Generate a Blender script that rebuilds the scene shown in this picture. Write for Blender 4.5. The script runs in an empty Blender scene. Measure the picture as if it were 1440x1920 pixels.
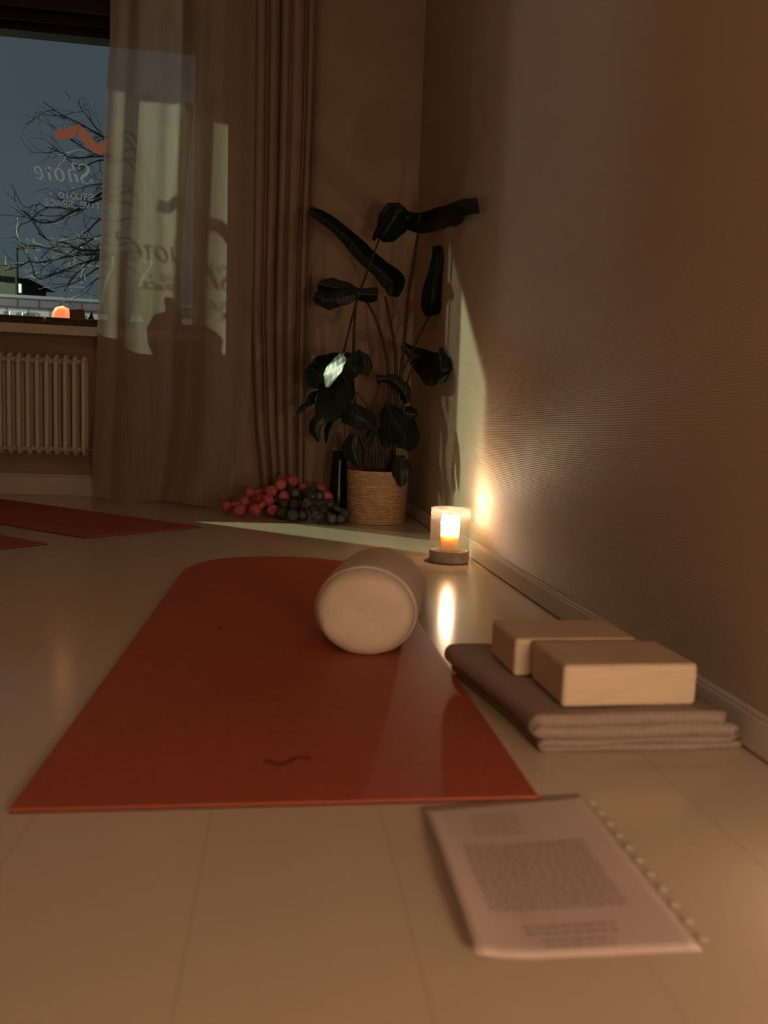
import bpy, bmesh, math, random
from mathutils import Vector, Matrix, noise
PI = math.pi
S = bpy.context.scene
COL = S.collection

# ------------------------------------------------------------------ camera
CAM = Vector((0, 0, 0.466))
YAW, PITCH, ROLL, FPX = 0.1324147, 0.103171, 0.0383765, 1442.0
_f = Vector((math.sin(YAW)*math.cos(PITCH), math.cos(YAW)*math.cos(PITCH), -math.sin(PITCH)))
_r = Vector((math.cos(YAW), -math.sin(YAW), 0)); _u = _r.cross(_f)
_c, _s = math.cos(ROLL), math.sin(ROLL)
CR = _c*_r + _s*_u; CU = _c*_u - _s*_r; CF = _f
cam_d = bpy.data.cameras.new('camera'); cam = bpy.data.objects.new('camera', cam_d); COL.objects.link(cam)
cam.matrix_world = Matrix(((CR.x, CU.x, -CF.x, 0), (CR.y, CU.y, -CF.y, 0), (CR.z, CU.z, -CF.z, CAM.z), (0, 0, 0, 1)))
cam_d.sensor_fit = 'HORIZONTAL'; cam_d.sensor_width = 36; cam_d.lens = 36*FPX/1440
cam_d.clip_start = 0.02; cam_d.clip_end = 300
cam_d.dof.use_dof = True; cam_d.dof.focus_distance = 4.2; cam_d.dof.aperture_fstop = 5.0
S.camera = cam

# ------------------------------------------------------------------ world, view, lights
S.view_settings.view_transform = 'Standard'; S.view_settings.look = 'None'
S.view_settings.exposure = 0.0; S.view_settings.gamma = 1.0; S.view_settings.use_curve_mapping = False
W = bpy.data.worlds.new('world'); S.world = W; W.use_nodes = True
wn = W.node_tree.nodes; wl = W.node_tree.links
bg = wn['Background']; bg.inputs[1].default_value = 1.0
tc = wn.new('ShaderNodeTexCoord'); nz = wn.new('ShaderNodeTexNoise'); nz.inputs['Scale'].default_value = 3.0
rp = wn.new('ShaderNodeValToRGB'); rp.color_ramp.elements[0].position = 0.3; rp.color_ramp.elements[1].position = 0.7
rp.color_ramp.elements[0].color = (0.040, 0.053, 0.064, 1); rp.color_ramp.elements[1].color = (0.058, 0.080, 0.095, 1)
wl.new(tc.outputs['Generated'], nz.inputs['Vector']); wl.new(nz.outputs['Fac'], rp.inputs[0]); wl.new(rp.outputs[0], bg.inputs[0])

def lamp(name, loc, power, color, radius):
    d = bpy.data.lights.new(name, 'POINT'); d.energy = power; d.color = color; d.shadow_soft_size = radius
    o = bpy.data.objects.new(name, d); o.location = loc; COL.objects.link(o); return o
WARM = (1.0, 0.70, 0.46)
STREET = (0.86, 1.0, 0.66)
lamp('street_lamp_light', (-11.09, 13.08, 9.60), 10500, STREET, 0.10)
lamp('shop_light_across_street', Vector((-1.85, 5.2, 1.9)) + Vector((-0.643, 0.766, 0.035)).normalized()*11, 480, (1.0, 0.90, 0.86), 0.30)
lamp('candles_behind_camera', (0.56, -0.52, 0.33), 40, WARM, 0.14)
lamp('ceiling_lamp_dimmed', (-0.9, -0.8, 2.6), 25, (1.0, 0.60, 0.36), 0.30)

# ------------------------------------------------------------------ helpers
def at(px, py, Y):
    d = CF + CR*((px-720)/FPX) + CU*(-(py-960)/FPX)
    return CAM + d*(Y/d.y)
def tag(o, label=None, cat=None, group=None, kind=None):
    if label: o['label'] = label
    if cat: o['category'] = cat
    if group: o['group'] = group
    if kind: o['kind'] = kind
    return o
def empty(name, loc, rz=0, **k):
    o = bpy.data.objects.new(name, None); COL.objects.link(o); o.location = loc; o.rotation_euler = (0, 0, rz)
    o.empty_display_size = 0.05
    return tag(o, **k)
def link(name, verts, faces, m, parent=None, smooth=False, world=False):
    me = bpy.data.meshes.new(name); me.from_pydata([tuple(v) for v in verts], [], faces); me.validate(); me.update()
    if m: me.materials.append(m)
    if smooth:
        for p in me.polygons: p.use_smooth = True
    o = bpy.data.objects.new(name, me); COL.objects.link(o)
    if parent:
        o.parent = parent
        if world:
            bpy.context.view_layer.update(); o.matrix_parent_inverse = parent.matrix_world.inverted()
    return o
class MB:
    def __init__(s): s.v = []; s.f = []
    def add(s, v, f):
        n = len(s.v); s.v += [Vector(a) for a in v]; s.f += [tuple(i+n for i in q) for q in f]; return s
    def box(s, a, b):
        x0, y0, z0 = a; x1, y1, z1 = b
        return s.add([(x0,y0,z0),(x1,y0,z0),(x1,y1,z0),(x0,y1,z0),(x0,y0,z1),(x1,y0,z1),(x1,y1,z1),(x0,y1,z1)],
                     [(3,2,1,0),(4,5,6,7),(0,1,5,4),(1,2,6,5),(2,3,7,6),(3,0,4,7)])
    def tube(s, pts, rad, n=8, cap=True):
        pts = [Vector(p) for p in pts]; rs = rad if hasattr(rad, '__len__') else [rad]*len(pts)
        v = []; up = Vector((0.13, 0.31, 0.94)); last = None
        for i, p in enumerate(pts):
            t = (pts[min(i+1, len(pts)-1)] - pts[max(i-1, 0)]).normalized()
            a = last if last is not None else t.cross(up)
            if a.length < 1e-4: a = t.cross(Vector((1, 0, 0)))
            a = (a - t*a.dot(t)).normalized(); b = t.cross(a); last = a
            for k in range(n):
                q = 2*PI*k/n; v.append(p + (a*math.cos(q) + b*math.sin(q))*rs[i])
        f = [(i*n+k, i*n+(k+1) % n, (i+1)*n+(k+1) % n, (i+1)*n+k) for i in range(len(pts)-1) for k in range(n)]
        if cap: f += [tuple(range(n-1, -1, -1)), tuple((len(pts)-1)*n+k for k in range(n))]
        return s.add(v, f)
    def lathe(s, prof, n=32, c=(0, 0, 0), close=False):
        v = []; f = []; c = Vector(c)
        for r, z in prof:
            for k in range(n):
                q = 2*PI*k/n; v.append(c + Vector((r*math.cos(q), r*math.sin(q), z)))
        m = len(prof)
        for i in range(m if close else m-1):
            j = (i+1) % m
            f += [(i*n+k, i*n+(k+1) % n, j*n+(k+1) % n, j*n+k) for k in range(n)]
        if not close:
            if prof[0][0] > 1e-4: f.append(tuple(range(n-1, -1, -1)))
            if prof[-1][0] > 1e-4: f.append(tuple((m-1)*n+k for k in range(n)))
        return s.add(v, f)
    def xf(s, M):
        s.v = [M @ v for v in s.v]; return s
    def build(s, name, m, parent=None, smooth=False, bevel=0, seg=2, world=False):
        o = link(name, s.v, s.f, m, parent, smooth, world)
        if bevel:
            b = o.modifiers.new('bevel', 'BEVEL'); b.width = bevel; b.segments = seg; b.limit_method = 'ANGLE'
        return o
def smooth_path(P, n=6):
    P = [Vector(p) for p in P]; out = []
    for i in range(len(P)-1):
        a = P[max(i-1, 0)]; b = P[i]; c = P[i+1]; d = P[min(i+2, len(P)-1)]
        for k in range(n):
            t = k/n
            out.append(0.5*((2*b) + (c-a)*t + (2*a-5*b+4*c-d)*t*t + (3*b-a-3*c+d)*t**3))
    out.append(P[-1]); return out

# ------------------------------------------------------------------ materials
def mat(name, col, rough=0.6, spec=0.5, metal=0, emit=None, es=1, **k):
    m = bpy.data.materials.new(name); m.use_nodes = True; b = m.node_tree.nodes['Principled BSDF']
    b.inputs['Base Color'].default_value = (*col, 1); b.inputs['Roughness'].default_value = rough
    b.inputs['Specular IOR Level'].default_value = spec; b.inputs['Metallic'].default_value = metal
    if emit: b.inputs['Emission Color'].default_value = (*emit, 1); b.inputs['Emission Strength'].default_value = es
    for kk, vv in k.items(): b.inputs[kk.replace('_', ' ')].default_value = vv
    return m
def nodes(m): return m.node_tree.nodes, m.node_tree.links, m.node_tree.nodes['Principled BSDF']
def mottle(m, c1, c2, scale=8, detail=4, stretch=(1, 1, 1), bump=0, dist=0.002, p0=0.3, p1=0.7):
    n, l, b = nodes(m); t = n.new('ShaderNodeTexCoord'); mp = n.new('ShaderNodeMapping'); mp.inputs['Scale'].default_value = stretch
    x = n.new('ShaderNodeTexNoise'); x.inputs['Scale'].default_value = scale; x.inputs['Detail'].default_value = detail
    r = n.new('ShaderNodeValToRGB'); r.color_ramp.elements[0].color = (*c1, 1); r.color_ramp.elements[1].color = (*c2, 1)
    r.color_ramp.elements[0].position = p0; r.color_ramp.elements[1].position = p1
    l.new(t.outputs['Object'], mp.inputs[0]); l.new(mp.outputs[0], x.inputs['Vector']); l.new(x.outputs['Fac'], r.inputs[0]); l.new(r.outputs[0], b.inputs['Base Color'])
    if bump:
        u = n.new('ShaderNodeBump'); u.inputs['Strength'].default_value = bump; u.inputs['Distance'].default_value = dist
        l.new(x.outputs['Fac'], u.inputs['Height']); l.new(u.outputs[0], b.inputs['Normal'])
    return m
M = {}
M['plaster'] = mottle(mat('plaster', (.36,.27,.20), .8, .2), (.33,.245,.18), (.38,.285,.21), 3)
M['ceiling'] = mat('ceiling_paint', (.6,.55,.5), .9, .1)
M['white_wood'] = mottle(mat('painted_wood', (.55,.50,.43), .45), (.52,.47,.40), (.57,.52,.45), 6)
M['radiator'] = mat('radiator_enamel', (.56,.50,.42), .4)
M['dark_frame'] = mat('dark_window_wood', (.014,.010,.007), .5)
M['dark_wood'] = mottle(mat('dark_wood', (.05,.03,.015), .5), (.035,.02,.01), (.075,.045,.02), 14, 4, (1, 8, 8))
# ribbed wallpaper
m = mat('ribbed_wallpaper', (.52,.41,.31), .55, .28); n, l, b = nodes(m); M['wallpaper'] = m
t = n.new('ShaderNodeTexCoord'); wv = n.new('ShaderNodeTexWave'); wv.wave_type = 'BANDS'; wv.bands_direction = 'Z'
wv.inputs['Scale'].default_value = 55; wv.inputs['Distortion'].default_value = 0.6; wv.inputs['Detail'].default_value = 2; wv.inputs['Detail Scale'].default_value = 1.5
bu = n.new('ShaderNodeBump'); bu.inputs['Strength'].default_value = .8; bu.inputs['Distance'].default_value = .002
l.new(t.outputs['Object'], wv.inputs['Vector']); l.new(wv.outputs['Fac'], bu.inputs['Height']); l.new(bu.outputs[0], b.inputs['Normal'])
# floor boards: painted planks along Y with thin seams
m = mat('painted_floor_boards', (.60,.52,.42), .17, .36); n, l, b = nodes(m); M['floor'] = m
t = n.new('ShaderNodeTexCoord'); mp = n.new('ShaderNodeMapping'); mp.inputs['Rotation'].default_value = (0, 0, PI/2); mp.inputs['Location'].default_value = (0.5, 0.076, 0)
br = n.new('ShaderNodeTexBrick'); br.inputs['Color1'].default_value = (.55,.45,.345,1); br.inputs['Color2'].default_value = (.56,.455,.345,1)
br.inputs['Mortar'].default_value = (.47,.38,.285,1); br.inputs['Scale'].default_value = 1; br.inputs['Mortar Size'].default_value = .0016
br.inputs['Brick Width'].default_value = 1.25; br.inputs['Row Height'].default_value = .206; br.inputs['Mortar Smooth'].default_value = .3
nf = n.new('ShaderNodeTexNoise'); nf.inputs['Scale'].default_value = 42; nf.inputs['Detail'].default_value = 3
mp2 = n.new('ShaderNodeMapping'); mp2.inputs['Scale'].default_value = (1, 1.6, 1)
bu = n.new('ShaderNodeBump'); bu.inputs['Strength'].default_value = .09; bu.inputs['Distance'].default_value = .003
l.new(t.outputs['Object'], mp.inputs[0]); l.new(mp.outputs[0], br.inputs['Vector']); l.new(br.outputs['Color'], b.inputs['Base Color'])
l.new(t.outputs['Object'], mp2.inputs[0]); l.new(mp2.outputs[0], nf.inputs['Vector']); l.new(nf.outputs['Fac'], bu.inputs['Height']); l.new(bu.outputs[0], b.inputs['Normal'])
M['mat_red'] = mottle(mat('terracotta_mat_rubber', (.42,.11,.06), .55, .28), (.35,.078,.038), (.39,.092,.046), 60, 3, bump=.15, dist=.0006)
M['mat_red_far'] = mottle(mat('brick_red_mat_rubber', (.36,.08,.05), .65, .3), (.34,.075,.05), (.38,.09,.055), 60, 3)
M['mat_mark'] = mat('mat_embossing', (.17,.035,.018), .7, .2)
M['mat_under'] = mat('mat_underside', (.08,.025,.02), .8, .1)
def cloth(name, c1, c2, scale=120, bump=.3, dist=.001, rough=.9, stretch=(1, 1, 1)):
    return mottle(mat(name, c1, rough, .15), c1, c2, scale, 3, stretch, bump, dist)
M['bolster'] = cloth('cream_cotton', (.68,.57,.46), (.76,.64,.52), 16, .45, .010, stretch=(1, 1, 1.3))
M['bolster_side'] = cloth('cream_cotton_cover', (.60,.49,.39), (.66,.55,.44), 16, .35, .004)
M['blanket'] = cloth('taupe_wool', (.28,.21,.165), (.35,.265,.21), 160, .5, .0015)
M['drape'] = cloth('taupe_linen', (.29,.22,.175), (.33,.25,.20), 220, .2, .0008)
M['blockwood'] = mottle(mat('pale_wood_block', (.62,.47,.33), .55, .35), (.60,.45,.31), (.68,.53,.38), 9, 5, (2, 2, 22))
M['concrete'] = mottle(mat('grey_concrete', (.34,.28,.25), .85, .2), (.29,.24,.21), (.40,.34,.30), 40, 4, bump=.3)
M['paper'] = mat('printed_paper', (.64,.51,.46), .5, .5)
M['ink'] = mat('printer_ink', (.42,.31,.28), .7, .2)
M['black'] = mat('black_lacquer', (.012,.011,.010), .25, .5)
M['pink'] = mat('coral_vinyl', (.52,.12,.11), .42, .4)
M['grey_db'] = mat('charcoal_vinyl', (.055,.055,.050), .42, .4)
M['petiole'] = mat('plant_stalk', (.045,.032,.018), .5, .3)
M['soil'] = mat('potting_soil', (.03,.02,.015), .95, .1)
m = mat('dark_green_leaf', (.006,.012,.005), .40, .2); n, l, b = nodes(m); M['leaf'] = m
t = n.new('ShaderNodeTexCoord'); wv = n.new('ShaderNodeTexWave'); wv.inputs['Scale'].default_value = 14; wv.inputs['Distortion'].default_value = 3; wv.inputs['Detail'].default_value = 2
bu = n.new('ShaderNodeBump'); bu.inputs['Strength'].default_value = .25; bu.inputs['Distance'].default_value = .002
l.new(t.outputs['Object'], wv.inputs['Vector']); l.new(wv.outputs['Fac'], bu.inputs['Height']); l.new(bu.outputs[0], b.inputs['Normal'])
M['basket'] = mottle(mat('seagrass_rope', (.42,.23,.11), .75, .25), (.33,.19,.10), (.64,.41,.25), 30, 4, (1, 1, 7), .5, .003)
def sheer_mat(name, col, thru, lucent):
    m = bpy.data.materials.new(name); m.use_nodes = True; n = m.node_tree.nodes; l = m.node_tree.links; n.clear()
    o = n.new('ShaderNodeOutputMaterial'); d = n.new('ShaderNodeBsdfDiffuse'); t = n.new('ShaderNodeBsdfTranslucent'); p = n.new('ShaderNodeBsdfTransparent')
    d.inputs[0].default_value = (*col, 1); t.inputs[0].default_value = (*col, 1)
    a = n.new('ShaderNodeMixShader'); a.inputs[0].default_value = lucent; b = n.new('ShaderNodeMixShader')
    tcx = n.new('ShaderNodeTexCoord'); mp = n.new('ShaderNodeMapping'); mp.inputs['Scale'].default_value = (60, 60, 3)
    nn = n.new('ShaderNodeTexNoise'); nn.inputs['Scale'].default_value = 1.0; nn.inputs['Detail'].default_value = 2
    mr = n.new('ShaderNodeMapRange'); mr.inputs['From Min'].default_value = .3; mr.inputs['From Max'].default_value = .7
    mr.inputs['To Min'].default_value = thru[0]; mr.inputs['To Max'].default_value = thru[1]
    l.new(tcx.outputs['Object'], mp.inputs[0]); l.new(mp.outputs[0], nn.inputs['Vector']); l.new(nn.outputs['Fac'], mr.inputs['Value'])
    l.new(d.outputs[0], a.inputs[1]); l.new(t.outputs[0], a.inputs[2]); l.new(mr.outputs[0], b.inputs[0]); l.new(a.outputs[0], b.inputs[1]); l.new(p.outputs[0], b.inputs[2])
    l.new(b.outputs[0], o.inputs[0]); return m
M['sheer'] = sheer_mat('sheer_voile', (.47,.405,.335), (.14, .26), .42)
def thin_glass(name, tint, fac=.05, rough=.02):
    m = bpy.data.materials.new(name); m.use_nodes = True; n = m.node_tree.nodes; l = m.node_tree.links; n.clear()
    o = n.new('ShaderNodeOutputMaterial'); g = n.new('ShaderNodeBsdfGlossy'); g.inputs['Roughness'].default_value = rough
    p = n.new('ShaderNodeBsdfTransparent'); p.inputs[0].default_value = (*tint, 1); x = n.new('ShaderNodeMixShader')
    fr = n.new('ShaderNodeLayerWeight'); fr.inputs[0].default_value = .5; pw = n.new('ShaderNodeMath'); pw.operation = 'POWER'; pw.inputs[1].default_value = 5
    ad = n.new('ShaderNodeMath'); ad.operation = 'MULTIPLY_ADD'; ad.inputs[1].default_value = .3; ad.inputs[2].default_value = fac
    l.new(fr.outputs['Facing'], pw.inputs[0]); l.new(pw.outputs[0], ad.inputs[0]); l.new(ad.outputs[0], x.inputs[0]); l.new(p.outputs[0], x.inputs[1]); l.new(g.outputs[0], x.inputs[2]); l.new(x.outputs[0], o.inputs[0]); return m
M['pane'] = thin_glass('window_glass', (.96,.98,.97), 0.01)
M['jar'] = thin_glass('lantern_glass', (.96,.94,.92), .06, .12)
n = M['jar'].node_tree.nodes; l = M['jar'].node_tree.links; df = n.new('ShaderNodeBsdfTranslucent'); df.inputs[0].default_value = (.8,.72,.66,1)
d2 = n.new('ShaderNodeBsdfDiffuse'); d2.inputs[0].default_value = (.8,.72,.66,1); am = n.new('ShaderNodeMixShader'); l.new(df.outputs[0], am.inputs[1]); l.new(d2.outputs[0], am.inputs[2])
hz = n.new('ShaderNodeMixShader'); nh = n.new('ShaderNodeTexNoise'); nh.inputs['Scale'].default_value = 22; nh.inputs['Detail'].default_value = 5
mh = n.new('ShaderNodeMapRange'); mh.inputs['From Min'].default_value = .4; mh.inputs['From Max'].default_value = .75; mh.inputs['To Min'].default_value = .015; mh.inputs['To Max'].default_value = .10
l.new(nh.outputs['Fac'], mh.inputs['Value']); l.new(mh.outputs[0], hz.inputs[0]); l.new(n['Mix Shader'].outputs[0], hz.inputs[1]); l.new(am.outputs[0], hz.inputs[2])
l.new(hz.outputs[0], n['Material Output'].inputs[0])
M['sleeve'] = thin_glass('plastic_sleeve', (.97,.97,.97), .02, .25)

# ------------------------------------------------------------------ room shell
XW = 0.735; YF = 4.55; YN = 4.99; YG = 5.20; ZC = 3.2
def struct(name, mb, m, **k):
    o = mb.build(name, m, **k); o['kind'] = 'structure'; return o
struct('floor', MB().box((-4.6, -3.1, -.06), (XW+.1, 5.0, 0)), M['floor'])
struct('ceiling', MB().box((-4.6, -3.1, ZC), (XW+.1, 5.4, ZC+.1)), M['ceiling'])
struct('wall_right', MB().box((XW, -3.1, 0), (XW+.1, 5.4, ZC)), M['wallpaper'])
struct('wall_left', MB().box((-4.7, -3.1, 0), (-4.6, 5.4, ZC)), M['plaster'])
struct('wall_back', MB().box((-4.6, -3.2, 0), (XW, -3.1, ZC)), M['plaster'])
XJ0, XJ1 = -2.26, -0.45       # window niche
wb = MB().box((XJ1, YF, 0), (XW, 5.4, ZC)).box((-4.6, YF, 0), (XJ0, 5.4, ZC)).box((XJ0, YN, 0), (XJ1, 5.4, .965)).box((XJ0, YF+.1, 2.95), (XJ1, 5.4, ZC))
struct('wall_window_side', wb, M['plaster'])
# skirting boards
struct('baseboard_right', MB().box((.717, -3.1, .004), (XW, YF, .058)).box((.721, -3.1, .058), (XW, YF, .064)), M['white_wood'], bevel=.002)
struct('baseboard_pier', MB().box((.10, YF-.016, 0), (.717, YF, .09)), M['white_wood'], bevel=.003)
struct('baseboard_niche', MB().box((XJ0, YN-.022, 0), (XJ1, YN, .115)).box((XJ0, YN-.014, .115), (XJ1, YN, .13)), M['white_wood'], bevel=.003)
# window sill slab
struct('trim_1', MB().box((XJ0, 4.82, .965), (XJ1, 5.3, 1.02)), M['white_wood'], bevel=.003)
# window: dark frame, glass, lettering on the glass
win = empty('window_1', (-1.58, 5.2, 1.02), kind='structure', label='large shop window behind the curtain with dark frame and lettering on its glass')
wf = MB().box((XJ0, 5.16, 1.02), (XJ1, 5.26, 1.06)).box((XJ0, 5.16, 2.79), (XJ1, 5.26, 2.95)).box((XJ0, 5.16, 1.06), (XJ0+.05, 5.26, 2.79)).box((-.60, 5.16, 1.06), (XJ1, 5.26, 2.79))
wf.build('window_frame', M['dark_frame'], win, world=True)
MB().box((XJ0+.05, 5.205, 1.06), (-.60, 5.211, 2.79)).build('glass_pane', M['pane'], win, world=True)
# wave emblem and lettering, seen from inside (mirrored)
def ribbon(mb, pts, w, n=6):
    P = smooth_path(pts, n); ws = w if hasattr(w, '__len__') else [w]*len(pts)
    v = []; f = []
    for i, p in enumerate(P):
        t = (P[min(i+1, len(P)-1)] - P[max(i-1, 0)]).normalized(); q = Vector((-t.z, 0, t.x))
        k = min(i/n, len(ws)-1.001); a = int(k); h = (ws[a]*(1-(k-a)) + ws[a+1]*(k-a))/2
        v += [p+q*h, p-q*h, p+q*h+Vector((0, -.001, 0)), p-q*h+Vector((0, -.001, 0))]
    for i in range(len(P)-1):
        a = 4*i; b = a+4; f += [(a, b, b+1, a+1), (a+2, a+3, b+3, b+2), (a, a+2, b+2, b), (a+1, b+1, b+3, a+3)]
    e = 4*(len(P)-1); f += [(0, 1, 3, 2), (e, e+2, e+3, e+1)]
    mb.add(v, f)
YD = 5.204
mc = mat('coral_sticker', (.6,.33,.27), .6, .2); ml = mat('pale_lettering', (.6,.62,.66), .6, .2)
for mm, cc in ((mc, (.68,.37,.33)), (ml, (.60,.62,.70))):          # vinyl film lets street light glow through
    n, l, b = nodes(mm); tr = n.new('ShaderNodeBsdfTranslucent'); tr.inputs[0].default_value = (*cc, 1)
    ms = n.new('ShaderNodeMixShader'); ms.inputs[0].default_value = .6
    l.new(b.outputs[0], ms.inputs[1]); l.new(tr.outputs[0], ms.inputs[2]); l.new(ms.outputs[0], n['Material Output'].inputs[0])
mb = MB(); ribbon(mb, [at(x, y, YD) for x, y in ((106, 250), (122, 253), (133, 248), (145, 244), (155, 251), (166, 265), (178, 277), (190, 279), (204, 272), (216, 262), (230, 268))], .062)
o = mb.build('wave_emblem', mc, win, world=True); o['label'] = 'coral wave emblem stuck on the glass'
Z = lambda P: [at(40+x/9, 290+y/9, YD) for x, y in P]
mb = MB()
ribbon(mb, Z([(985,245),(975,200),(1010,160),(1070,170),(1125,225),(1120,300),(1050,360),(1015,410),(1050,465),(1120,485),(1165,440),(1180,375)]), [.006,.006,.006,.008,.014,.020,.020,.014,.008,.006,.006,.005])
ribbon(mb, Z([(1178,385),(1190,440),(1202,485)]), [.004,.010,.005])
ribbon(mb, Z([(930,158),(860,150),(885,230),(915,340),(955,465)]), [.005,.010,.014,.016,.016])
ribbon(mb, Z([(925,330),(880,275),(830,255),(800,285),(820,370),(850,450),(820,455),(782,410)]), [.004,.006,.010,.012,.014,.012,.006,.004])
ribbon(mb, Z([(640,240),(590,250),(575,310),(600,390),(650,435),(700,435),(715,370),(690,290),(640,240)]), [.007,.010,.014,.014,.008,.010,.014,.014,.007])
ribbon(mb, Z([(520,270),(490,225),(450,240),(470,330),(495,430)]), [.005,.008,.012,.015,.014])
ribbon(mb, Z([(470,290),(430,240),(400,232)]), [.005,.006,.022])
ribbon(mb, Z([(250,370),(290,405),(330,405),(355,360),(335,270),(290,210),(250,205),(230,240),(250,300),(300,320),(345,310)]), [.005,.007,.009,.013,.013,.009,.009,.010,.010,.006,.004])
o = mb.build('lettering', ml, win, world=True); o['label'] = 'pale script lettering reading Shore, seen reversed from inside'
G = {'S': [[(1,.85),(.5,1),(.05,.8),(.5,.52),(.95,.25),(.5,0),(0,.15)]], 'T': [[(0,1),(1,1)], [(.5,1),(.5,0)]], 'U': [[(0,1),(.02,.3),(.5,0),(.98,.3),(1,1)]],
     'D': [[(0,1),(0,0)], [(0,1),(.6,.95),(.95,.5),(.6,.05),(0,0)]], 'I': [[(.5,1),(.5,0)]], 'O': [[(.5,1),(.05,.7),(.05,.3),(.5,0),(.95,.3),(.95,.7),(.5,1)]],
     'V': [[(0,1),(.5,0)], [(.5,0),(1,1)]], 'E': [[(0,0),(0,1)], [(0,1),(.85,1)], [(0,.5),(.75,.5)], [(0,0),(.85,0)]], 'P': [[(0,0),(0,1)], [(0,1),(.7,.98),(.9,.74),(.7,.5),(0,.48)]],
     'A': [[(0,0),(.5,1)], [(.5,1),(1,0)], [(.2,.35),(.8,.35)]], 'C': [[(.95,.85),(.5,1),(.05,.7),(.05,.3),(.5,0),(.95,.15)]], '.': [[(.35,.5),(.65,.5)]], ' ': [],
     'R': [[(0,0),(0,1)], [(0,1),(.7,.98),(.9,.74),(.7,.5),(0,.48)], [(.45,.48),(.95,0)]]}
def letters(mb, chars, h, w):          # chars: (letter, px, py) of each letter's middle
    for ch, x, y in chars:
        c = at(x, y, YD)
        for st in G[ch]:
            ribbon(mb, [c + Vector((-(a-.5)*w, 0, (b-.5)*h)) for a, b in st], .0065 if ch != '.' else .016, 3)
mb = MB(); letters(mb, [('.',96,364),('O',115,365.5),('I',126,366.5),('D',137,367.5),('U',148,368.5),('T',159,369.5),('S',171,370)], .036, .030)
letters(mb, [('E',86,379),('C',99,380),('A',110,381),('P',121,382),('S',133,382.5),('E',154,384.5),('V',164,385.5),('I',174,386.5),('T',184,387.5),('A',196,388.5),('E',207,389.5),('R',218,390.5),('C',229,391.5)], .034, .028)
o = mb.build('lettering', ml, win, world=True); o['label'] = 'small pale capitals reading STUDIO and CREATIVE SPACE, seen reversed'
# blind box above the window
bl = empty('roller_blind', (-1.6, 5.0, 2.9), label='dark rolled up blind above the window glass', cat='blind')
MB().box((XJ0+.02, 5.02, 2.86), (XJ1-.02, 5.14, 2.949)).build('cassette', M['dark_frame'], bl, bevel=.006, world=True)
MB().tube([(XJ0+.03, 5.07, 2.835), (XJ1-.03, 5.07, 2.835)], .028, 16).build('fabric_roll', mat('blind_fabric', (.02,.015,.010), .9, .1), bl, smooth=True, world=True)

# ------------------------------------------------------------------ outside
def brickmat():
    m = mat('pale_brick', (.4,.4,.42), .9, .1); n, l, b = nodes(m); t = n.new('ShaderNodeTexCoord'); mp = n.new('ShaderNodeMapping'); mp.inputs['Rotation'].default_value = (PI/2, 0, 0)
    br = n.new('ShaderNodeTexBrick'); br.inputs['Color1'].default_value = (.62,.57,.60,1); br.inputs['Color2'].default_value = (.50,.47,.50,1); br.inputs['Mortar'].default_value = (.25,.28,.30,1)
    br.inputs['Scale'].default_value = 1; br.inputs['Brick Width'].default_value = .36; br.inputs['Row Height'].default_value = .15; br.inputs['Mortar Size'].default_value = .02
    l.new(t.outputs['Object'], mp.inputs[0]); l.new(mp.outputs[0], br.inputs['Vector']); l.new(br.outputs['Color'], b.inputs['Base Color']); return m
struct('ground_outside', MB().box((-40, 5.4, -.7), (25, 60, -.5)), mat('asphalt', (.05,.055,.06), .9))
gw = empty('garden_wall', (-3, 14.6, -.5), label='low pale brick wall across the street beyond the window', cat='wall')
zt = at(90, 562, 14.5).z
MB().box((-14, 14.5, -.5), (6, 14.7, zt)).build('brickwork', brickmat(), gw, world=True)
MB().box((-14, 14.46, zt), (6, 14.74, zt+.05)).build('coping', mat('stone_coping', (.32,.36,.38), .9), gw, world=True)
hs = empty('house', (-6.5, 18, -.5), label='dark gabled house far left beyond the garden wall', cat='house')
a = at(-60, 520, 18); b2 = at(34, 520, 18); z0 = at(20, 560, 18).z - 3; ze = at(20, 515, 18).z; zr = at(0, 484, 18).z
MB().box((a.x, 18, z0), (b2.x, 20, ze)).build('wall', mat('house_render', (.04,.042,.036), .9), hs, world=True)
MB().add([(a.x-.2, 17.9, ze), (b2.x+.25, 17.9, ze-.08), (b2.x+.2, 20.1, ze), (a.x-.2, 20.1, ze), ((a.x+b2.x)/2, 17.9, zr), ((a.x+b2.x)/2, 20.1, zr)],
         [(0, 1, 4), (3, 5, 2), (0, 4, 5, 3), (1, 2, 5, 4), (0, 3, 2, 1)]).build('roof', mat('house_roof', (.022,.022,.021), .9), hs, world=True)
p = at(31, 532, 17.96); q = at(40, 549, 17.96)
MB().box((p.x, 17.94, q.z), (q.x, 18.0, p.z)).build('lit_window', mat('lit_window', (.5,.5,.5), .5, emit=(.45,.48,.5), es=.6), hs, world=True)
sl = empty('street_lamp', at(31, 560, 16), label='thin dark lamp post standing beyond the brick wall', cat='street lamp')
p0 = at(31, 575, 16); p1 = at(31, 461, 16)
MB().tube([Vector((p0.x, 16, -.5)), p1], [.04, .028], 8).build('pole', M['dark_frame'], sl, world=True)
MB().box((p1.x, 15.96, p1.z-.04), (p1.x+.33, 16.04, p1.z)).build('lamp_head', M['dark_frame'], sl, world=True)
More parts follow.
